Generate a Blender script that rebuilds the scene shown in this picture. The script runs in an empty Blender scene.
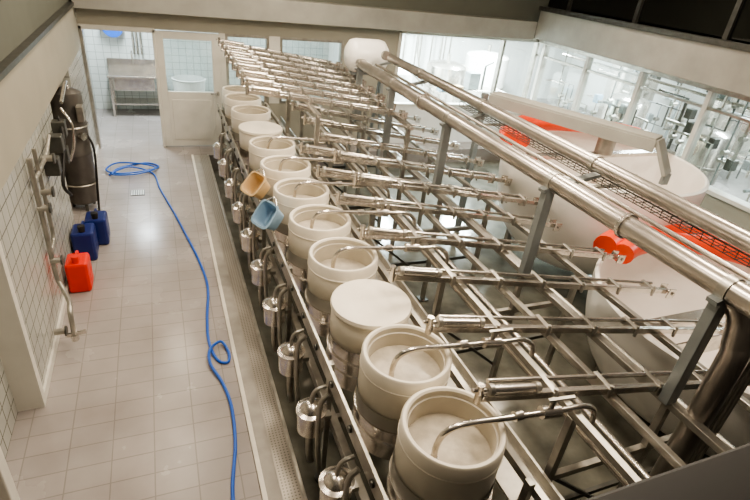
import bpy, bmesh, math, random
from mathutils import Vector, Matrix
random.seed(7)
scene=bpy.context.scene
# ---------------------------------------------------------------- materials
def new_mat(name):
    m=bpy.data.materials.new(name); m.use_nodes=True
    return m, m.node_tree, m.node_tree.nodes['Principled BSDF']
def simple(name,col,rough=.5,metal=0.0,noise=.08,scale=6,bump=0.0):
    m,nt,p=new_mat(name)
    tc=nt.nodes.new('ShaderNodeTexCoord'); n=nt.nodes.new('ShaderNodeTexNoise')
    n.inputs['Scale'].default_value=scale; n.inputs['Detail'].default_value=5
    nt.links.new(tc.outputs['Object'],n.inputs['Vector'])
    r=nt.nodes.new('ShaderNodeValToRGB')
    r.color_ramp.elements[0].position=.3; r.color_ramp.elements[1].position=.7
    r.color_ramp.elements[0].color=(*[c*(1-noise) for c in col],1)
    r.color_ramp.elements[1].color=(*[min(1,c*(1+noise)) for c in col],1)
    nt.links.new(n.outputs['Fac'],r.inputs['Fac']); nt.links.new(r.outputs['Color'],p.inputs['Base Color'])
    p.inputs['Roughness'].default_value=rough; p.inputs['Metallic'].default_value=metal
    if bump:
        b=nt.nodes.new('ShaderNodeBump'); b.inputs['Strength'].default_value=bump; b.inputs['Distance'].default_value=.01
        nt.links.new(n.outputs['Fac'],b.inputs['Height']); nt.links.new(b.outputs['Normal'],p.inputs['Normal'])
    return m
def tiles(name,c1,c2,grout,w,h,rough=.35,axes='XY',mortar=.006,offset=0.0,dirt=.45):
    m,nt,p=new_mat(name)
    g=nt.nodes.new('ShaderNodeNewGeometry'); s=nt.nodes.new('ShaderNodeSeparateXYZ'); c=nt.nodes.new('ShaderNodeCombineXYZ')
    nt.links.new(g.outputs['Position'],s.inputs[0])
    nt.links.new(s.outputs[axes[0]],c.inputs['X']); nt.links.new(s.outputs[axes[1]],c.inputs['Y'])
    b=nt.nodes.new('ShaderNodeTexBrick'); b.offset=offset; b.squash=1
    b.inputs['Scale'].default_value=1; b.inputs['Brick Width'].default_value=w; b.inputs['Row Height'].default_value=h
    b.inputs['Mortar Size'].default_value=mortar; b.inputs['Mortar Smooth'].default_value=.2
    b.inputs['Color1'].default_value=(*c1,1); b.inputs['Color2'].default_value=(*c2,1); b.inputs['Mortar'].default_value=(*grout,1)
    nt.links.new(c.outputs[0],b.inputs['Vector'])
    n=nt.nodes.new('ShaderNodeTexNoise'); n.inputs['Scale'].default_value=1.3; n.inputs['Detail'].default_value=8
    nt.links.new(g.outputs['Position'],n.inputs['Vector'])
    mx=nt.nodes.new('ShaderNodeMixRGB'); mx.blend_type='MULTIPLY'; mx.inputs['Fac'].default_value=dirt
    rr=nt.nodes.new('ShaderNodeValToRGB'); rr.color_ramp.elements[0].position=.3; rr.color_ramp.elements[1].position=.7
    rr.color_ramp.elements[0].color=(.58,.55,.53,1); rr.color_ramp.elements[1].color=(1,1,1,1)
    nt.links.new(n.outputs['Fac'],rr.inputs['Fac'])
    nt.links.new(b.outputs['Color'],mx.inputs['Color1']); nt.links.new(rr.outputs['Color'],mx.inputs['Color2'])
    nt.links.new(mx.outputs['Color'],p.inputs['Base Color'])
    mr=nt.nodes.new('ShaderNodeMapRange'); mr.inputs['To Min'].default_value=rough*.6; mr.inputs['To Max'].default_value=rough*1.5
    nt.links.new(n.outputs['Fac'],mr.inputs['Value']); nt.links.new(mr.outputs[0],p.inputs['Roughness'])
    bp=nt.nodes.new('ShaderNodeBump'); bp.inputs['Strength'].default_value=.3; bp.inputs['Distance'].default_value=.003; bp.invert=True
    nt.links.new(b.outputs['Fac'],bp.inputs['Height']); nt.links.new(bp.outputs['Normal'],p.inputs['Normal'])
    return m
def glassmat(name,tint,gloss=.12):
    m=bpy.data.materials.new(name); m.use_nodes=True; nt=m.node_tree; nt.nodes.clear()
    o=nt.nodes.new('ShaderNodeOutputMaterial'); t=nt.nodes.new('ShaderNodeBsdfTransparent'); g=nt.nodes.new('ShaderNodeBsdfGlossy')
    mx=nt.nodes.new('ShaderNodeMixShader'); mx.inputs[0].default_value=gloss
    t.inputs[0].default_value=(*tint,1); g.inputs['Roughness'].default_value=.02
    nt.links.new(t.outputs[0],mx.inputs[1]); nt.links.new(g.outputs[0],mx.inputs[2]); nt.links.new(mx.outputs[0],o.inputs[0])
    return m
STEEL=simple('brushed_steel',(.66,.62,.57),.24,.92,.15,14)
STEEL2=simple('dull_steel',(.42,.40,.36),.36,.8,.2,9)
STEELD=simple('dark_steel',(.11,.11,.10),.4,.7,.2,9)
PAINT=simple('grey_painted_steel',(.24,.26,.26),.4,.3,.08,8)
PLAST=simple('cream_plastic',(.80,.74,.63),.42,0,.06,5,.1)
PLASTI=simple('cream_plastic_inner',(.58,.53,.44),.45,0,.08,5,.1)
PLASTG=simple('grey_plastic_band',(.40,.38,.33),.4,.1,.08,5)  # even warm grey for the lower band of the open moulds
CURD=simple('curd_surface',(.52,.47,.39),.3,0,.15,14,.3)
WHITE=simple('white_enamel',(.92,.90,.86),.3,0,.04,3)
RED=simple('red_plastic',(.75,.03,.012),.4,0,.1,4)
REDO=simple('orange_red_hose',(.82,.07,.02),.4,0,.1,4)
BLUE=simple('blue_plastic',(.012,.025,.15),.35,0,.1,4)
HOSE=simple('blue_hose_rubber',(.02,.12,.56),.4,0,.08,10)
LBLUE=simple('light_blue_plastic',(.28,.42,.57),.45,0,.06,6)
TAN=simple('tan_plastic',(.62,.44,.24),.5,0,.06,6)
WALLB=simple('beige_wall_paint',(.37,.35,.29),.7,0,.05,2)
WALLG=simple('grey_green_paint',(.13,.135,.11),.7,0,.06,2)
CEIL=simple('ceiling_paint',(.50,.47,.42),.7,0,.05,2)
WALLW=simple('white_wall_paint',(.80,.81,.79),.6,0,.04,2)
TRIMW=simple('white_trim',(.68,.66,.60),.45,0,.05,5)
BEAM=simple('concrete_beam_paint',(.31,.305,.275),.6,0,.1,3)
CONC=simple('grey_kerb_concrete',(.34,.315,.28),.5,0,.15,6,.2)
BLACK=simple('black_frame',(.015,.014,.013),.5,0,.1,5)
PIT=simple('wet_pit_floor',(.15,.145,.12),.14,.1,.4,3,.15)
FLOOR=tiles('floor_tiles',(.41,.375,.36),(.385,.355,.342),(.30,.275,.26),.30,.20,.24,dirt=.65,mortar=.005)
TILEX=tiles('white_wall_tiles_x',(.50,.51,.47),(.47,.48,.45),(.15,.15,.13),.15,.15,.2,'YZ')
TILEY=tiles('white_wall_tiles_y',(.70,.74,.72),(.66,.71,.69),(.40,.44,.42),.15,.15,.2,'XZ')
GLASS=glassmat('window_glass',(.93,.97,.96),.07)
DGLASS=glassmat('dark_gallery_glass',(.12,.10,.10),.12)
PERF,nt,p=new_mat('perforated_steel')
g=nt.nodes.new('ShaderNodeNewGeometry'); v=nt.nodes.new('ShaderNodeTexVoronoi'); v.inputs['Scale'].default_value=38; v.inputs['Randomness'].default_value=0
r=nt.nodes.new('ShaderNodeValToRGB'); r.color_ramp.elements[0].position=.22; r.color_ramp.elements[1].position=.32
r.color_ramp.elements[0].color=(.16,.145,.125,1); r.color_ramp.elements[1].color=(.36,.33,.29,1)
nt.links.new(g.outputs['Position'],v.inputs['Vector']); nt.links.new(v.outputs['Distance'],r.inputs['Fac']); nt.links.new(r.outputs['Color'],p.inputs['Base Color'])
p.inputs['Roughness'].default_value=.4; p.inputs['Metallic'].default_value=.4
# ---------------------------------------------------------------- builder
class B:
    def __init__(s,name): s.name=name; s.bm=bmesh.new(); s.mats=[]
    def mi(s,m):
        if m not in s.mats: s.mats.append(m)
        return s.mats.index(m)
    def box(s,lo,hi,mat,bevel=0):
        lo=Vector(lo);hi=Vector(hi); c=(lo+hi)/2; d=hi-lo
        s.obox(c,(d.x,d.y,d.z),Matrix.Identity(3),mat,bevel)
    def obox(s,c,d,R,mat,bevel=0):
        M=Matrix.Translation(Vector(c))@R.to_4x4()@Matrix.Diagonal((d[0],d[1],d[2],1))
        g=bmesh.ops.create_cube(s.bm,size=1,matrix=M); k=s.mi(mat)
        fs=set(f for v in g['verts'] for f in v.link_faces)
        for f in fs: f.material_index=k
        if bevel:
            es=list(set(e for v in g['verts'] for e in v.link_edges))
            r=bmesh.ops.bevel(s.bm,geom=es,offset=bevel,segments=2,affect='EDGES',profile=.5)
            for f in r['faces']: f.material_index=k
    def bar(s,p0,p1,w,h,mat,bevel=0):
        p0=Vector(p0);p1=Vector(p1); d=p1-p0; L=d.length; x=d.normalized()
        up=Vector((0,0,1)) if abs(x.z)<.95 else Vector((0,1,0))
        y=up.cross(x).normalized(); z=x.cross(y)
        R=Matrix((x,y,z)).transposed()
        s.obox((p0+p1)/2,(L,w,h),R,mat,bevel)
    def ring(s,c,x,y,r,seg):
        return [s.bm.verts.new(c+x*(r*math.cos(2*math.pi*i/seg))+y*(r*math.sin(2*math.pi*i/seg))) for i in range(seg)]
    def bridge(s,a,b,k,sm=True):
        n=len(a)
        for i in range(n):
            f=s.bm.faces.new((a[i],a[(i+1)%n],b[(i+1)%n],b[i])); f.material_index=k; f.smooth=sm
    def cyl(s,p0,p1,r,mat,r2=None,seg=20):
        s.tube([p0,p1],r,mat,seg,r2)
    def tube(s,pts,r,mat,seg=10,r2=None,sm=0):
        pts=[Vector(p) for p in pts]
        if sm: pts=cat(pts,sm)
        k=s.mi(mat); prev=None; first=None; px=None; n=len(pts)
        for i,p in enumerate(pts):
            t=(pts[min(i+1,n-1)]-pts[max(i-1,0)]).normalized()
            if px is None:
                a=Vector((0,0,1)) if abs(t.z)<.9 else Vector((1,0,0))
                px=t.cross(a).normalized()
            else:
                px=(px-t*px.dot(t)).normalized()
            y=t.cross(px); rr=r if r2 is None else r+(r2-r)*i/(n-1)
            cur=s.ring(p,px,y,rr,seg)
            if prev: s.bridge(prev,cur,k)
            else: first=cur
            prev=cur
        f=s.bm.faces.new(list(reversed(first))); f.material_index=k
        f=s.bm.faces.new(prev); f.material_index=k
    def lathe(s,c,prof,mat,seg=40,R=None,cap=True):
        c=Vector(c); R=R or Matrix.Identity(3); prev=None; k=s.mi(mat); first=None
        for (r,z) in prof:
            cur=[s.bm.verts.new(c+R@Vector((max(r,1e-4)*math.cos(2*math.pi*i/seg),max(r,1e-4)*math.sin(2*math.pi*i/seg),z))) for i in range(seg)]
            if prev: s.bridge(prev,cur,k)
            else: first=cur
            prev=cur
        if cap:
            f=s.bm.faces.new(list(reversed(first))); f.material_index=k
            f=s.bm.faces.new(prev); f.material_index=k
    def done(s):
        me=bpy.data.meshes.new(s.name)
        bmesh.ops.recalc_face_normals(s.bm,faces=s.bm.faces)
        for e in s.bm.edges:
            if len(e.link_faces)==2 and e.calc_face_angle(0)>.7: e.smooth=False
        s.bm.to_mesh(me); s.bm.free()
        for m in s.mats: me.materials.append(m)
        o=bpy.data.objects.new(s.name,me); scene.collection.objects.link(o); return o
def cat(P,n):
    out=[]; Q=[P[0]*2-P[1]]+P+[P[-1]*2-P[-2]]
    for i in range(1,len(Q)-2):
        a,b,c,d=Q[i-1:i+3]
        for j in range(n):
            t=j/n
            out.append(.5*((2*b)+(c-a)*t+(2*a-5*b+4*c-d)*t*t+(3*b-a-3*c+d)*t**3))
    out.append(P[-1]); return out
def boxobj(name,lo,hi,mat,bevel=0):
    b=B(name); b.box(lo,hi,mat,bevel); return b.done()
PF=-.30
YB=10.1
YE=9.6   # far end of the pit
# ---------------------------------------------------------------- shell
b=B('floor')
b.box((-1.6,.3,-.35),(.42,12.8,0),FLOOR)
b.box((.42,YE,-.35),(4.0,12.8,0),FLOOR)
b.box((4.0,YE,-.35),(13,15,0),FLOOR)
b.box((8.1,.3,-.35),(13,YE,0),FLOOR)
b.done()
boxobj('floor_pit',(.42,.3,-.42),(8.1,YE,PF),PIT)
b=B('trim_1'); b.box((.42,.5,-.3),(.455,YE,.02),simple('white_edge',(.72,.68,.60),.5)); b.done()
b=B('drain_channel_kerb')
b.box((.455,.5,-.3),(.56,YE,.008),CONC,.004); b.box((.56,.5,-.3),(.70,YE,.004),PERF); b.box((.70,.5,-.3),(.73,YE,.015),STEEL2,.004)
b.done()
# left wall
b=B('wall_left')
b.box((-1.5,3.75,0),(-1.15,6.6,1.75),TILEX)
b.box((-1.5,3.70,0),(-1.13,3.78,1.75),TRIMW)
b.box((-1.6,.3,0),(-1.32,3.75,1.75),TILEX)
b.box((-1.6,6.6,0),(-1.42,8.3,1.75),STEEL2)
b.box((-1.5,8.3,0),(-1.15,YB+.1,1.75),TILEX)
b.box((-1.6,.3,1.75),(-1.15,YB+.1,2.4),WALLB)
b.box((-1.6,.3,2.4),(-1.12,YB+.1,2.45),STEELD)
b.box((-1.6,.3,2.45),(-1.2,YB+.1,4.6),WALLG)
b.box((-1.6,YB+.1,0),(-1.45,12.8,4.6),TILEX)
b.done()
b=B('door_1')
b.box((-1.32,2.72,0),(-1.16,2.84,1.75),TRIMW,.01)
b.box((-1.32,1.7,0),(-1.16,1.8,1.75),TRIMW,.01)
b.box((-1.32,1.8,1.65),(-1.16,2.72,1.75),TRIMW,.01)
b.box((-1.30,1.8,.02),(-1.24,2.72,1.65),STEEL2)
b.cyl((-1.2,2.6,.9),(-1.2,2.6,1.1),.012,STEEL)
b.done()
b=B('baseboard_left'); b.box((-1.15,3.78,0),(-1.13,6.6,.08),TRIMW); b.box((-1.15,8.3,0),(-1.13,YB,.08),TRIMW); b.done()
# back wall
b=B('wall_back')
t0,t1=YB,YB+.12
b.box((-1.45,t0,2.08),(3.4,t1,2.35),WALLB)
b.box((1.06,t0,0),(4.6,t1,.85),WALLB)
b.box((1.06,t0,.85),(1.16,t1,2.08),TRIMW)
b.box((1.95,t0,.85),(2.15,t1,2.08),TRIMW)
b.box((3.4,t0,.85),(4.6,t1,2.35),WALLB)
b.box((4.6,t0,0),(8.1,t1,.85),WALLW)
b.box((-1.6,t0+.02,2.35),(8.1,t1,4.6),WALLG)
b.box((4.55,t0-.02,.83),(8.1,t1+.02,.88),TRIMW)
b.box((4.6,t0-.02,2.28),(8.1,t1+.02,2.36),TRIMW)
b.box((4.55,t0-.02,.85),(4.62,t1+.02,2.3),TRIMW)
b.done()
boxobj('trim_beam_back',(-1.15,YB-.3,2.36),(7.6,YB+.02,2.72),BEAM,.01)
b=B('door_frame'); 
b.box((-1.2,t0-.02,0),(-1.1,t1+.02,2.08),STEEL2,.01); b.box((-.05,t0-.02,0),(.0,t1+.02,2.08),TRIMW,.01)
b.box((-1.2,t0-.02,2.02),(.0,t1+.02,2.1),TRIMW,.01); b.done()
b=B('door_2')
y0,y1=t0-.01,t0+.06
b.box((.0,y0,.02),(.12,y1,2.06),TRIMW,.005); b.box((.92,y0,.02),(1.06,y1,2.06),TRIMW,.005)
b.box((.12,y0,.02),(.92,y1,1.04),TRIMW,.005); b.box((.12,y0,1.94),(.92,y1,2.06),TRIMW,.005)
b.box((.18,y0-.01,.15),(.86,y0,.9),TRIMW,.004)
b.box((.12,y0+.03,1.0),(.92,y0+.04,1.94),GLASS)
b.box((.97,y0-.06,1.0),(1.01,y0-.0,1.06),STEEL); b.box((.86,y0-.07,1.02),(1.01,y0-.05,1.04),STEEL)
b.done()
for i,(xa,xb) in enumerate([(1.16,1.95),(2.15,3.4)]):
    w=B('window_%d'%(i+1)); 
    w.box((xa,t0+.05,.85),(xb,t0+.06,2.08),GLASS)
    w.box((xa,t0,.85),(xa+.05,t1,2.08),STEEL2); w.box((xb-.05,t0,.85),(xb,t1,2.08),STEEL2)
    w.box((xa+.05,t0,.85),(xb-.05,t1,.9),STEEL2); w.box((xa+.05,t0,2.03),(xb-.05,t1,2.08),STEEL2); w.done()
w=B('window_3')
w.box((4.62,t0+.05,.88),(8.0,t0+.06,2.28),GLASS)
for x in (7.1,8.0): w.box((x-.03,t0,.88),(x+.03,t1,2.28),STEEL2)
w.done()
# right wall with glazing
b=B('wall_right')
b.box((8.0,.3,PF),(8.15,YB,.85),WALLB)
b.box((7.95,.3,.83),(8.18,YB,.9),TRIMW,.01)
b.box((7.95,.3,2.28),(8.18,YB,2.4),STEEL2,.01)
b.box((7.6,.3,2.4),(8.15,YB-.3,2.95),BEAM,.01)
b.box((7.55,.3,2.95),(7.75,YB-.3,3.03),STEELD)
b.box((8.0,.3,4.1),(8.15,YB,4.6),WALLG)
b.done()
w=B('window_4')
w.box((8.06,.3,.9),(8.07,YB,2.28),GLASS)
for yy in (9.9,8.5,7.1,5.7,4.3,2.9,1.5): w.box((8.0,yy-.04,.9),(8.14,yy+.04,2.28),TRIMW)
w.box((8.02,.3,2.0),(8.12,YB,2.04),STEEL2)
w.done()
w=B('window_gallery_glazing')
w.box((8.0,.3,2.95),(8.02,YB,4.1),DGLASS)
for yy in (9.4,7.6,5.8,4.0,2.2): w.box((7.95,yy-.04,2.95),(8.08,yy+.04,4.1),STEELD)
w.done()
boxobj('wall_gallery_backing',(9.4,.3,2.95),(9.5,YB,4.6),BLACK)
boxobj('ceiling',(-1.6,.3,4.6),(13,15,4.75),CEIL)
b=B('wall_near'); b.box((-1.6,.2,PF),(8.1,.32,2.44),BLACK); b.done()
b=B('trim_gallery_sill'); b.box((-1.1,.2,2.44),(6,.47,2.5),BLACK,.01); b.done()
# adjoining rooms
b=B('wall_back_room')
b.box((-1.5,12.7,0),(4.0,12.8,4.6),TILEY); b.box((3.9,YB+.12,0),(4.0,12.7,4.6),WALLW)
b.box((4.0,14.4,0),(13,14.5,4.6),WALLW); b.box((12.9,.3,0),(13,14.4,4.6),WALLW)
b.box((8.15,YB+.2,0),(8.25,YB+1.6,.9),WALLW); b.done()
b=B('ceiling_side_rooms'); b.box((8.15,.3,2.75),(9.4,YB,2.85),WALLW); b.box((9.4,.3,2.75),(12.9,14.4,2.85),WALLW); b.box((-1.45,YB+.13,2.75),(9.4,14.4,2.85),WALLW); b.done()
# ---------------------------------------------------------------- cheese moulds
DY=[1.62,2.24,2.87,3.53,4.23,4.93,5.66,6.41,7.19,7.97,8.72,9.28]
def mx_(y): return 1.345-.013*(y-1.6)
lids={2,8}
for i,y in enumerate(DY):
    DX=mx_(y)
    m=B('cheese_mould'); c=(DX,y,0); R0=.297 if i<11 else .26
    lid=i in lids
    top=1.315 if not lid else 1.24
    lvl=top-(.19,.16,.2,.2,.15,.19,.17,.2,.2,.17,.19,.18)[i]
    m.lathe(c,[(R0-.012,.90),(R0-.004,.93),(R0-.004,1.02),(R0,1.03),(R0,top-.012),(R0-.01,top),(R0-.026,top),(R0-.036,top-.012)],PLAST,56,cap=False)
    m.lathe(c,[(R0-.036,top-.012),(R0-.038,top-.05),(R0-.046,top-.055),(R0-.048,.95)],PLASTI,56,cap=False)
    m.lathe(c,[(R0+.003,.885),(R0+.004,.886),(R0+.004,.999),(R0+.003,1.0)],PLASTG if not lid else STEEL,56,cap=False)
    m.lathe(c,[(.02,lvl+.004),(.15,lvl+.002),(R0-.047,lvl),(R0-.047,lvl-.03),(.02,lvl-.03)],CURD,56)
    m.lathe(c,[(R0-.02,.60),(R0+.004,.62),(R0+.004,.74),(R0+.014,.75),(R0+.014,.77),(R0+.004,.78),(R0+.004,.86),(R0+.016,.87),(R0+.016,.885)],STEEL,48)
    m.lathe(c,[(.04,.42),(.05,.5),(R0-.06,.58),(R0-.03,.60)],STEEL2,32)
    if lid:
        m.lathe(c,[(.02,top-.005),(R0+.005,top-.005),(R0+.012,top+.01),(R0+.005,top+.035),(R0-.02,top+.04),(.02,top+.042)],PLAST,56)
    else:
        m.lathe(c,[(R0-.002,top-.115),(R0+.005,top-.11),(R0+.005,top-.10),(R0-.002,top-.095)],PLAST,56,cap=False)
    for a in (0,math.pi*2/3,math.pi*4/3):
        x=DX+.22*math.cos(a+.5); yy=y+.22*math.sin(a+.5)
        m.cyl((x,yy,.44),(x,yy,.62),.016,STEEL2,seg=8)
    m.done()
r=B('mould_rack')
for x in (1.0,1.66):
    r.box((x-.03,1.1,.36),(x+.03,9.5,.44),STEEL2,.004)
r.box((.915,1.1,.86),(.935,9.5,1.0),STEEL2)
for k in range(21):
    y=1.25+k*.4; r.cyl((.90,y,.93),(.916,y,.93),.025,STEELD,seg=12)
y=1.3
while y<9.4:
    r.box((.935,y-.025,PF),(.975,y+.025,.98),STEEL2,.003); r.box((1.68,y-.025,PF),(1.72,y+.025,1.1),STEEL2,.003)
    r.box((.975,y-.02,.36),(1.68,y+.02,.42),STEEL2)
    r.cyl((.955,y,PF),(.955,y,PF+.03),.06,STEELD,seg=12)
    y+=1.31
r.box((1.72,1.1,1.0),(1.76,9.5,1.06),STEEL2)
r.box((1.76,1.1,.70),(2.02,9.4,.72),STEEL2); r.box((2.02,1.1,.70),(2.04,9.4,.80),STEEL2)
r.done()
for i,y in enumerate([1.93,2.55,3.2,3.88,4.58,5.29,6.02,6.79,7.57,8.34]):
    c=B('whey_strainer_pot'); x=.81
    c.lathe((x,y,.40),[(.06,0),(.10,.02),(.105,.20),(.115,.205),(.115,.22),(.10,.225),(.085,.23),(.07,.26),(.03,.28),(.001,.285)],STEEL,28)
    c.tube([(x,y,.66),(x,y,.74),(x+.03,y,.80),(x+.10,y,.82)],.016,STEEL2,8,sm=4)
    c.tube([(x,y,.41),(x,y,.18),(x+.02,y,.05)],.03,STEEL2,10,sm=3)
    c.box((x+.09,y-.03,.5),(x+.15,y+.03,.54),STEEL2)
    c.tube([(x+.08,y-.12,.86),(x+.02,y-.12,.75),(x+.03,y-.12,.3),(x+.08,y-.12,-.1)],.020,STEEL2,8,sm=4)
    c.done()
def scoop(name,c,mat,ang):
    s=B(name); R=Matrix.Rotation(math.radians(25),3,'Z')@Matrix.Rotation(math.radians(ang),3,'Y')
    C=Vector(c)
    def loop(w,z,n=28):
        out=[]
        for i in range(n):
            a=2*math.pi*i/n; ca,sa=math.cos(a),math.sin(a)
            e=.45; x=w*math.copysign(abs(ca)**e,ca); y=w*math.copysign(abs(sa)**e,sa)
            out.append(s.bm.verts.new(C+R@Vector((x,y,z))))
        return out
    k=s.mi(mat); L=[loop(.085,0),loop(.10,.01),loop(.125,.15),loop(.14,.155),loop(.14,.163),loop(.12,.165),loop(.095,.02),loop(.08,.012)]
    for a,b_ in zip(L,L[1:]): s.bridge(a,b_,k)
    f=s.bm.faces.new(L[0]); f.material_index=k; f=s.bm.faces.new(L[-1]); f.material_index=k
    s.tube([C+R@Vector((.13,-.08,.16)),C+R@Vector((.19,0,.17)),C+R@Vector((.13,.08,.16))],.008,STEEL,8,sm=4)
    s.done()
scoop('blue_scoop',(.95,4.60,1.12),LBLUE,-50)
scoop('tan_scoop',(.95,5.32,1.13),TAN,-45)
# ---------------------------------------------------------------- press arms
SL=.16
def az(X): return 1.47-SL*(X-1.45)
def arm(y,X0,z0,X1,z1,name='press_arm',dual=True):
    a=B(name); yaw=-.045
    def P(x,dy=0,dz=0):
        t=(x-X0)/(X1-X0); return Vector((x,y+yaw*(x-X0)+dy,z0+(z1-z0)*t+dz))
    a.bar(P(X0),P(X1),.04,.05,STEEL,.004)
    if dual: a.tube([P(X0+.1,.10,.02),P(X1-.1,.10,.02)],.016,STEEL,10)
    n=6
    for k in range(n):
        x=X0+.5+(X1-X0-.7)*k/(n-1)
        a.bar(P(x,-.03,.0),P(x,.13,.01),.035,.06,STEEL2,.003)
        a.cyl(P(x,-.02,-.05),P(x,-.02,.05),.013,STEEL2,seg=8)
    a.bar(P(X1-.03,-.05),P(X1+.06,-.05),.012,.10,STEEL); a.bar(P(X1-.03,.05),P(X1+.06,.05),.012,.10,STEEL)
    a.cyl(P(X1+.03,-.07),P(X1+.03,.07),.018,STEEL,seg=10)
    a.cyl(P(X0+.05,0,.05),P(X0+.36,0,.05),.028,STEEL,seg=16)
    a.cyl(P(X0+.03,0,.05),P(X0+.06,0,.05),.036,STEEL2,seg=16); a.cyl(P(X0+.35,0,.05),P(X0+.38,0,.05),.036,STEEL2,seg=16)
    a.cyl(P(X0-.07,0,.05),P(X0+.05,0,.05),.012,STEEL,seg=8)
    a.cyl(P(X0-.02,0,-.04),P(X0-.02,0,.09),.022,STEEL,seg=12)
    a.done()
for i,y in enumerate(DY):
    if i<7:
        xe=4.42 if y<3.7 else 4.12
        arm(y+.02,1.5,az(1.5),xe,az(xe))
    if i not in lids and i<9:
        h=B('filling_pipe'); yy=y-.10; x0=1.21
        h.tube([(x0,yy+.03,1.14),(x0,yy+.03,1.27),(x0+.03,yy+.02,1.37),(1.34,yy+.01,1.41),(1.6,yy,1.39),(1.98,yy-.02,1.365),(2.15,yy-.02,1.35),(2.25,yy-.02,1.29),(2.28,yy-.02,1.20),(2.28,yy-.02,1.08)],.018,STEEL,12,sm=5)
        h.cyl((x0,yy+.03,1.14),(x0,yy+.03,1.17),.026,STEEL,seg=12)
        h.cyl((1.66,yy,1.385),(1.71,yy,1.385),.03,STEEL,seg=14); h.cyl((1.84,yy-.01,1.375),(1.96,yy-.02,1.365),.038,STEEL,seg=16)
        h.cyl((1.90,yy-.015,1.36),(1.90,yy-.015,1.47),.016,STEEL2,seg=8); h.bar((1.86,yy-.015,1.47),(2.02,yy-.04,1.48),.02,.012,STEEL2)
        h.done()
for k in range(8):
    y=6.45+k*.42
    arm(y,1.0,1.95+.01*k,3.05,1.70+.01*k,'raised_press_arm')
for k in range(6):
    y=4.6+k*.7
    arm(y,1.8,1.50,4.12,1.16)
# ---------------------------------------------------------------- press frame
f=B('press_frame')
for X,w in ((2.1,.045),(2.5,.045),(2.95,.07),(3.65,.05)):
    z=az(X)-.065; f.bar((X,1.0,z),(X,9.0,z),w,.05,STEEL2,.004)
f.tube([(2.28,1.0,1.06),(2.28,9.0,1.06)],.034,STEEL,14)
f.tube([(2.42,1.0,.95),(2.42,9.0,.95)],.022,STEEL2,10); f.tube([(2.68,1.0,.8),(2.68,9.0,.8)],.028,STEEL,10)
f.tube([(3.35,1.0,.9),(3.35,9.0,.9)],.03,STEEL2,10); f.tube([(3.25,1.0,.55),(3.25,9.0,.55)],.04,STEEL2,12)
for X in (2.1,2.95,3.65):
    y=1.5
    while y<9:
        z=az(X)-.09; f.box((X-.025,y-.025,PF),(X+.025,y+.025,z),STEEL2,.003)
        f.box((X-.06,y-.06,PF),(X+.06,y+.06,PF+.015),STEELD)
        y+=1.65
y=1.5
while y<9:
    f.bar((2.1,y,.72),(3.65,y,.72),.04,.05,STEEL2); f.bar((1.7,y+.06,.25),(3.65,y+.06,.25),.03,.04,STEELD)
    f.bar((2.1,y+.03,.72),(2.95,y+.03,.0),.025,.025,STEELD)
    y+=1.65
f.bar((2.1,1,.5),(2.1,9,.5),.04,.05,STEELD)
f.bar((3.0,5.9,1.65),(3.0,9.5,1.72),.05,.06,STEEL); f.bar((1.75,5.9,1.80),(1.75,9.5,1.87),.04,.04,STEEL)
for y in (6.0,7.6,9.4):
    f.bar((3.0,y,PF),(3.0,y,1.62),.05,.05,STEEL2); f.bar((1.75,y,1.0),(1.75,y,1.8),.05,.05,STEEL2)
f.done()
# pipe bridge
PIPE=simple('weathered_pipe_steel',(.50,.46,.42),.28,.9,.15,5)
p=B('overhead_pipe_bridge')
def tubeR(pts,r,mat=PIPE,seg=20,sm=0): p.tube(pts,r,mat,seg,sm=sm)
tubeR([(2.95,7.9,2.07),(2.95,1.75,2.07),(2.97,1.55,2.05),(3.02,1.42,1.95),(3.03,1.36,1.75),(3.03,1.34,1.5),(3.03,1.34,PF)],.078,sm=4)
tubeR([(3.33,7.6,2.22),(3.33,.9,2.22)],.062)
tubeR([(3.10,7.6,2.12),(3.10,1.2,2.12)],.018,seg=10)
for dx in (.12,.17,.22): tubeR([(3.03+dx,1.3,2.0),(3.03+dx,1.3,PF)],.014,STEEL2,8)
for y in (1.5,3.1,4.9,6.5,7.8):
    p.bar((2.92,y,1.18),(2.92,y,2.0),.09,.07,PAINT,.004)
    p.bar((2.84,y,2.0),(3.42,y,2.12),.07,.03,PAINT)
    p.cyl((2.95,y-.03,2.07),(2.95,y+.03,2.07),.085,STEEL2,seg=20)
    p.cyl((3.33,y-.03,2.22),(3.33,y+.03,2.22),.07,STEEL2,seg=20)
for y in (2.3,5.6): p.cyl((2.95,y-.015,2.07),(2.95,y+.015,2.07),.095,STEEL,seg=20)
p.done()
t=B('wire_cable_tray')
for k in range(5): t.tube([(3.47+k*.05,1.1,2.02),(3.47+k*.05,5.6,2.02)],.004,STEELD,6)
for x in (3.46,3.68): t.tube([(x,1.1,2.09),(x,5.6,2.09)],.006,STEELD,6)
y=1.1
while y<5.6:
    t.tube([(3.46,y,2.09),(3.46,y,2.02),(3.68,y,2.02),(3.68,y,2.09)],.004,STEELD,5); y+=.09
for y in (1.5,3.1,4.9): t.bar((3.38,y,2.0),(3.70,y,2.0),.04,.02,STEEL2)
t.done()
t=B('white_buffer_tank')
R=Matrix.Rotation(math.radians(90),3,'Y')
t.lathe((3.2,8.3,2.12),[(.02,-.36),(.16,-.34),(.24,-.28),(.26,-.2),(.26,.2),(.24,.28),(.16,.34),(.02,.36)],WHITE,36,R)
for x in (3.12,3.5):
    t.bar((x,8.3,1.9),(x,8.75,PF),.05,.05,PAINT); t.bar((x,8.3,1.9),(x,7.9,PF),.05,.05,PAINT)
t.bar((2.95,8.3,1.85),(3.5,8.3,1.85),.12,.05,PAINT)
t.done()
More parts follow.
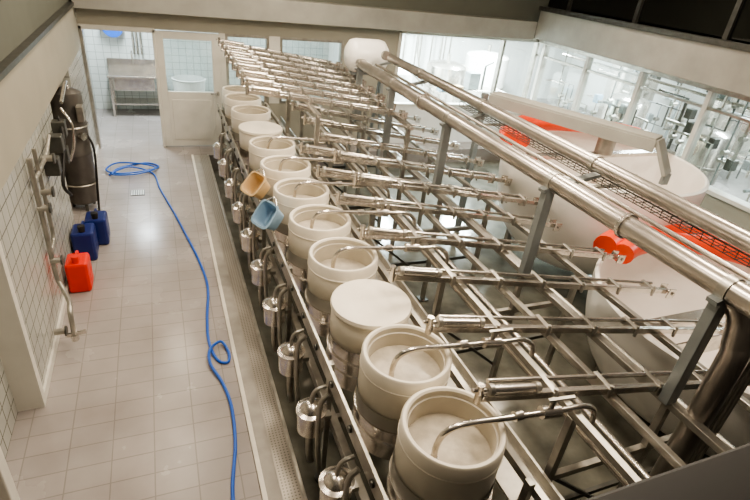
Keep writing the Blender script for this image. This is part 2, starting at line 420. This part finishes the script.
# ---------------------------------------------------------------- big white kettles with red rims
def kettle(c,r,zt,depth,arcs,ex=.5):
    k=B('cheese_kettle'); n=[]
    for j in range(19):
        a=math.pi/2*j/18
        n.append((max(.02,r*math.sin(a)**ex),-depth*math.cos(a)))
    prof=n+[(r,.10),(r-.03,.12),(r-.05,.10),(r-.05,0)]+[(max(.02,(r-.06)*math.sin(math.pi/2*j/12)**ex),-(depth-.06)*math.cos(math.pi/2*j/12)) for j in range(11,-1,-1)]
    k.lathe((c[0],c[1],zt-.12),prof,WHITE,64)
    for s0,s1,rr in arcs:
        for (dr,zz,tr_) in ((0,.10,rr),(-.2,.09,rr*.9)):
            pts=[(c[0]+(r+dr)*math.cos(math.radians(a)),c[1]+(r+dr)*math.sin(math.radians(a)),zt+zz) for a in range(s0,s1,5)]
            k.tube(pts,tr_,REDO,14)
    for a in (20,140,260):
        x=c[0]+(r*.7)*math.cos(math.radians(a)); y=c[1]+(r*.7)*math.sin(math.radians(a))
        k.bar((x,y,PF),(x,y,zt-depth*.85),.08,.08,STEEL2)
    k.bar((c[0]-r,c[1],zt+.02),(c[0]+r,c[1],zt+.02),.12,.05,STEEL)
    k.cyl((c[0],c[1],zt-.5),(c[0],c[1],zt+.05),.04,STEEL); k.cyl((c[0],c[1],zt+.04),(c[0],c[1],zt+.25),.12,STEEL2)
    k.bar((c[0]-r*.6,c[1],zt-.4),(c[0]+r*.6,c[1],zt-.4),.02,.2,STEEL)
    k.done()
kettle((5.50,5.05),1.32,1.52,1.40,[(25,165,.10)])
kettle((5.15,2.42),1.40,.90,1.1,[(0,125,.13)])
h=B('hoist_canopy')
h.bar((4.5,6.4,2.0),(5.5,4.3,2.0),.26,.06,BEAM,.01); h.bar((4.38,6.33,1.93),(5.38,4.23,1.93),.02,.14,BEAM); h.bar((4.62,6.47,1.93),(5.62,4.37,1.93),.02,.14,BEAM)
h.bar((5.5,4.3,2.0),(5.6,4.1,1.62),.26,.05,BEAM,.01); h.bar((4.42,6.5,PF),(4.42,6.5,1.98),.08,.08,PAINT); h.bar((5.6,4.1,1.5),(5.6,4.1,1.64),.1,.05,PAINT)
h.done()
# ---------------------------------------------------------------- hose on floor
Z=.016
pts=[(-.90,8.75),(-.75,9.05),(-.35,9.25),(-.15,9.05),(-.35,8.8),(-.75,8.72),(-.95,8.9),(-.8,9.2),(-.4,9.12),(-.2,8.85),(-.5,8.62),(-.85,8.65),(-.6,8.95),(-.25,8.75),(-.15,8.1),(.02,7.2),(.14,6.5),(.25,5.8),(.30,5.2),(.24,4.6),(.22,4.2),(.27,3.92),(.36,3.86),(.385,4.0),(.33,4.14),(.22,4.05),(.20,3.85),(.28,3.6),(.32,3.3),(.30,2.9),(.22,2.45),(.2,1.9),(.15,1.2)]
P3=[]
for i,(x,y) in enumerate(pts):
    P3.append(Vector((x,y,Z+(.03 if 4<=i<=8 else .05 if 9<=i<=12 else .03 if 24<=i<=26 else 0))))
h=B('blue_hose'); h.tube(P3,.014,HOSE,8,sm=8); h.done()
d=B('floor_drain'); d.box((-.57,7.9,0),(-.37,8.1,.006),STEELD)
for k in range(6): d.box((-.56+k*.032,7.91,.006),(-.545+k*.032,8.09,.01),STEEL2)
d.done()
# ---------------------------------------------------------------- left wall equipment
DTANK=simple('dark_tank_steel',(.14,.13,.12),.35,.6,.2,5)
t=B('steel_water_tank')
t.lathe((-1.15,7.6,0),[(.16,.10),(.19,.12),(.20,.16),(.20,.8),(.206,.81),(.206,.83),(.20,.84),(.20,1.58),(.19,1.63),(.12,1.66),(.04,1.68),(.02,1.68)],DTANK,36)
for a in (45,165,285):
    x=-1.15+.15*math.cos(math.radians(a)); y=7.6+.15*math.sin(math.radians(a)); t.cyl((x,y,0),(x,y,.14),.02,STEELD,seg=8)
t.tube([(-1.1,7.6,1.64),(-1.1,7.6,1.74),(-1.08,7.3,1.78),(-1.06,6.7,1.72)],.02,STEEL,10,sm=4)
t.cyl((-1.02,7.42,1.1),(-.98,7.38,1.1),.05,STEEL,seg=16)
t.box((-1.02,7.34,1.3),(-.94,7.48,1.5),STEEL2,.01)
for z in (.4,1.2): t.tube([(-1.15+.215*math.cos(math.radians(a)),7.6+.215*math.sin(math.radians(a)),z) for a in range(-180,100,12)],.012,STEEL2,6)
t.tube([(-.96,7.5,1.1),(-.9,7.45,.9),(-.93,7.4,.4),(-.96,7.4,.02)],.015,BLACK,8,sm=4)
t.done()
t=B('wall_pipework')
X=-1.10
t.tube([(X,4.9,1.72),(X,4.9,1.1),(X,4.9,.55),(X+.03,4.85,.45),(X+.12,4.6,.42),(X+.14,4.45,.38),(X+.14,4.42,.1)],.022,STEEL2,10,sm=4)
t.tube([(X,5.15,1.72),(X,5.15,.9),(X,5.0,.8),(X,4.9,.8)],.018,STEEL2,10,sm=4)
t.tube([(X,5.9,1.6),(X,5.6,1.5),(X,5.2,1.5),(X,4.9,1.5)],.018,STEEL2,10,sm=4)
t.tube([(X+.02,6.5,1.62),(X+.06,6.3,1.45),(X+.04,6.1,1.2),(X+.02,6.0,1.0),(X+.04,6.2,.8)],.018,BLACK,10,sm=5)
t.tube([(X+.05,6.55,1.7),(X+.14,6.45,1.55),(X+.12,6.5,1.3),(X+.05,6.5,1.1)],.015,STEEL,10,sm=5)
for (y,z) in ((4.9,1.25),(5.15,1.3),(4.9,.7),(5.5,1.5),(4.44,.2)):
    t.cyl((X-.02,y,z),(X+.08,y,z),.03,STEEL2,seg=12); t.cyl((X+.07,y,z),(X+.085,y,z),.05,STEELD,seg=16)
t.cyl((X+.14,4.42,.10),(X+.14,4.42,.16),.035,STEEL,seg=12); t.bar((X+.08,4.42,.16),(X+.24,4.42,.18),.03,.03,STEEL)
for (y,z) in ((6.1,1.45),(6.3,1.25),(5.7,1.35),(6.45,1.5)): t.box((-1.15,y-.07,z-.09),(-1.02,y+.07,z+.09),STEELD,.01)
t.done()
def can(name,x,y,w,d,hh,mat,z=0):
    c=B(name); c.box((x-w/2,y-d/2,z),(x+w/2,y+d/2,z+hh*.86),mat,.03)
    c.lathe((x,y-d*.28,z+hh*.84),[(.035,0),(.035,.05),(.04,.05),(.04,.085),(.001,.09)],BLACK if mat is BLUE else mat,16)
    c.tube([(x,y-d*.1,z+hh*.84),(x,y-d*.05,z+hh*.95),(x,y+d*.3,z+hh*.95),(x,y+d*.38,z+hh*.84)],.016,mat,8,sm=4)
    c.box((x-w/2-.004,y-d/4,z+hh*.25),(x+w/2+.004,y+d/4,z+hh*.5),mat,.004)
    c.done()
can('red_jerrycan',-1.01,5.5,.22,.28,.42,RED)
can('blue_jerrycan',-1.01,6.18,.24,.3,.44,BLUE); can('blue_jerrycan',-.90,6.55,.24,.3,.42,BLUE)
# ---------------------------------------------------------------- back left room
s=B('stainless_sink')
s.box((-1.0,12.05,.82),(.05,12.65,.86),STEEL,.01); s.box((-.9,12.1,.55),(-.1,12.6,.82),STEEL,.02)
for x in (-.95,0.0):
    for y in (12.1,12.6): s.bar((x,y,0),(x,y,.82),.04,.04,STEEL)
s.box((-1.0,12.62,.86),(.05,12.68,1.1),STEEL); s.tube([(-.5,12.6,1.0),(-.5,12.55,1.25),(-.5,12.4,1.28),(-.5,12.35,1.15)],.015,STEEL,8,sm=4)
s.box((-.95,12.1,.25),(0,12.6,.28),STEEL)
s.done()
s=B('blue_hose_reel'); s.lathe((-.80,12.5,1.75),[(.05,-.06),(.2,-.06),(.2,-.04),(.12,-.04),(.12,.04),(.2,.04),(.2,.06),(.05,.06)],HOSE,28,Matrix.Rotation(math.radians(90),3,'X')); s.box((-.85,12.55,1.7),(-.75,12.69,1.8),STEEL2); s.done()
s=B('wall_pipes_back_room')
for x in (-.45,-.38,-.3): s.tube([(x,12.64,2.7),(x,12.64,1.2)],.02,STEEL2,8)
s.done()
for (x,y) in ((.6,12.2),(2.6,11.9)):
    s=B('wash_tub'); s.lathe((x,y,0),[(.25,.05),(.3,.1),(.34,.8),(.36,.82),(.33,.83),(.28,.12),(.02,.1)],WALLW if x<1 else WHITE,32); s.done()
# ---------------------------------------------------------------- adjoining process rooms
def tank(x,y,r,z0,z1,mat=STEEL,name='process_tank'):
    t=B(name); t.lathe((x,y,0),[(r*.2,z0-.12),(r*.7,z0-.06),(r,z0),(r,z1),(r*.9,z1+.06),(r*.4,z1+.12),(r*.12,z1+.13)],mat,36)
    t.lathe((x,y,0),[(r+.01,z0+.3),(r+.015,z0+.31),(r+.015,z0+.34),(r+.01,z0+.35)],STEEL2,36)
    for a in (45,135,225,315):
        t.cyl((x+r*.8*math.cos(math.radians(a)),y+r*.8*math.sin(math.radians(a)),0),(x+r*.8*math.cos(math.radians(a)),y+r*.8*math.sin(math.radians(a)),z0+.05),.03,STEEL2,seg=8)
    t.cyl((x,y,z1+.1),(x,y,z1+.3),.05,STEEL2); t.done()
tank(5.3,11.9,.5,.5,1.2,WHITE); tank(7.2,12.6,.55,.4,1.25); tank(8.6,12.9,.6,.4,1.5,WHITE)
tank(9.6,8.6,.45,.4,1.4); tank(9.7,6.6,.45,.4,1.3); tank(9.6,4.6,.4,.4,1.4); tank(11.6,7.6,.6,.4,2.0); tank(11.6,5.4,.6,.4,1.9); tank(11.3,10.2,.6,.4,1.9)
pp=B('process_piping')
for k in range(100):
    y=random.uniform(1.5,9.8); x=random.uniform(8.4,9.0) if k%2 else random.uniform(10.3,10.9); z=random.uniform(.8,2.6); L=random.uniform(.4,1.6); r=random.choice((.015,.02,.03))
    m=random.choice((STEEL,STEEL,STEEL2,PAINT,STEELD))
    z2=random.uniform(.3,2.6)
    pp.tube([(x,y,z2),(x,y,z),(x,y+L*.5,z),(x+random.uniform(-.2,.2),y+L*.5,z)],r,m,8)
    pp.cyl((x-.06,y,(z+z2)/2),(x+.06,y,(z+z2)/2),.045,STEEL2,seg=10)
    if k%3==0: pp.box((x-.08,y-.06,z-.08),(x+.08,y+.06,z+.1),random.choice((STEELD,PAINT,LBLUE)),.01)
for z in (2.1,2.25,2.4,2.5): pp.tube([(8.6,.8,z),(8.6,9.9,z)],.03,STEEL,8)
pp.done()
pp=B('back_room_piping')
for k in range(16):
    x=4.9+k*.2+random.uniform(-.05,.05); y=random.uniform(13.5,14.2); pp.tube([(x,y,2.7),(x,y,random.uniform(.6,1.5)),(x+.3,y,.5)],.025,STEEL2,8)
for z in (1.9,2.1,2.3): pp.tube([(4.3,14.0,z),(12,14.0,z)],.03,STEEL2,8)
pp.done()
wt=B('work_table'); wt.box((6.0,10.7,.95),(6.8,11.1,1.0),STEEL,.01)
for x in (6.05,6.75):
    for y in (10.75,11.05): wt.bar((x,y,0),(x,y,.95),.04,.04,STEEL2)
wt.box((6.1,10.75,1.0),(6.4,11.05,1.15),LBLUE,.02); wt.box((6.5,10.78,1.0),(6.7,11.0,1.12),TAN,.02); wt.done()
wt=B('conveyor_machine'); wt.box((6.9,11.2,.7),(7.9,11.6,.95),STEEL,.02)
for x in (6.95,7.85):
    for y in (11.25,11.55): wt.bar((x,y,0),(x,y,.7),.05,.05,STEEL2)
wt.box((7.1,11.22,.95),(7.4,11.5,1.35),PAINT,.02); wt.tube([(7.6,11.4,.95),(7.6,11.4,1.5),(7.8,11.4,1.6)],.03,STEELD,8); wt.done()
# ---------------------------------------------------------------- lights
def lamp(name,loc,size,energy,col):
    L=bpy.data.lights.new(name,'AREA'); L.shape='RECTANGLE'; L.size=size[0]; L.size_y=size[1]; L.energy=energy; L.color=col
    o=bpy.data.objects.new(name,L); o.location=loc; scene.collection.objects.link(o)
    b=B('ceiling_light'); x,y,z=loc
    b.box((x-size[0]/2-.03,y-size[1]/2-.03,z+.02),(x+size[0]/2+.03,y+size[1]/2+.03,z+.09),TRIMW,.01)
    b.cyl((x,y,z+.08),(x,y,z+ (2.75-z if z<2.75 else 4.6-z)),.01,STEEL2,seg=6); b.done()
W=(1,.86,.68)
for (x,y,e) in ((-.2,3.2,32),(-.2,6.4,40),(-.1,9.0,44),(1.6,2.2,85),(1.8,5.2,90),(2.2,8.0,85),(4.2,2.6,100),(3.9,5.2,110),(6.2,6.6,60)):
    lamp('hall_lamp',(x,y,4.3),(.25,1.4),e,W)
C=(.88,.97,1)
for (x,y,e) in ((-.6,11.4,100),(2.4,11.4,80),(5.6,12.2,900),(7.8,11.6,800),(9.6,8.2,230),(10.6,6,210),(9.6,3.6,180)):
    lamp('side_room_lamp',(x,y,2.62),(.3,1.3),e,C)
w=bpy.data.worlds.new('World'); scene.world=w; w.use_nodes=True
w.node_tree.nodes['Background'].inputs[0].default_value=(.6,.54,.46,1); w.node_tree.nodes['Background'].inputs[1].default_value=.3
try: scene.view_settings.look='AgX - Medium High Contrast'
except Exception: pass
# ---------------------------------------------------------------- camera
cam=bpy.data.cameras.new('camera'); co=bpy.data.objects.new('camera',cam); scene.collection.objects.link(co)
cam.sensor_width=36; cam.lens=24.53; cam.clip_start=.02
xa=Vector((.928,-.357,.1057)).normalized(); za=Vector((-.3612,-.793,.491)); za=(za-xa*za.dot(xa)).normalized(); ya=za.cross(xa)
M=Matrix((xa,ya,za)).transposed().to_4x4(); M.translation=Vector((0,0,3.5)); co.matrix_world=M
scene.camera=co
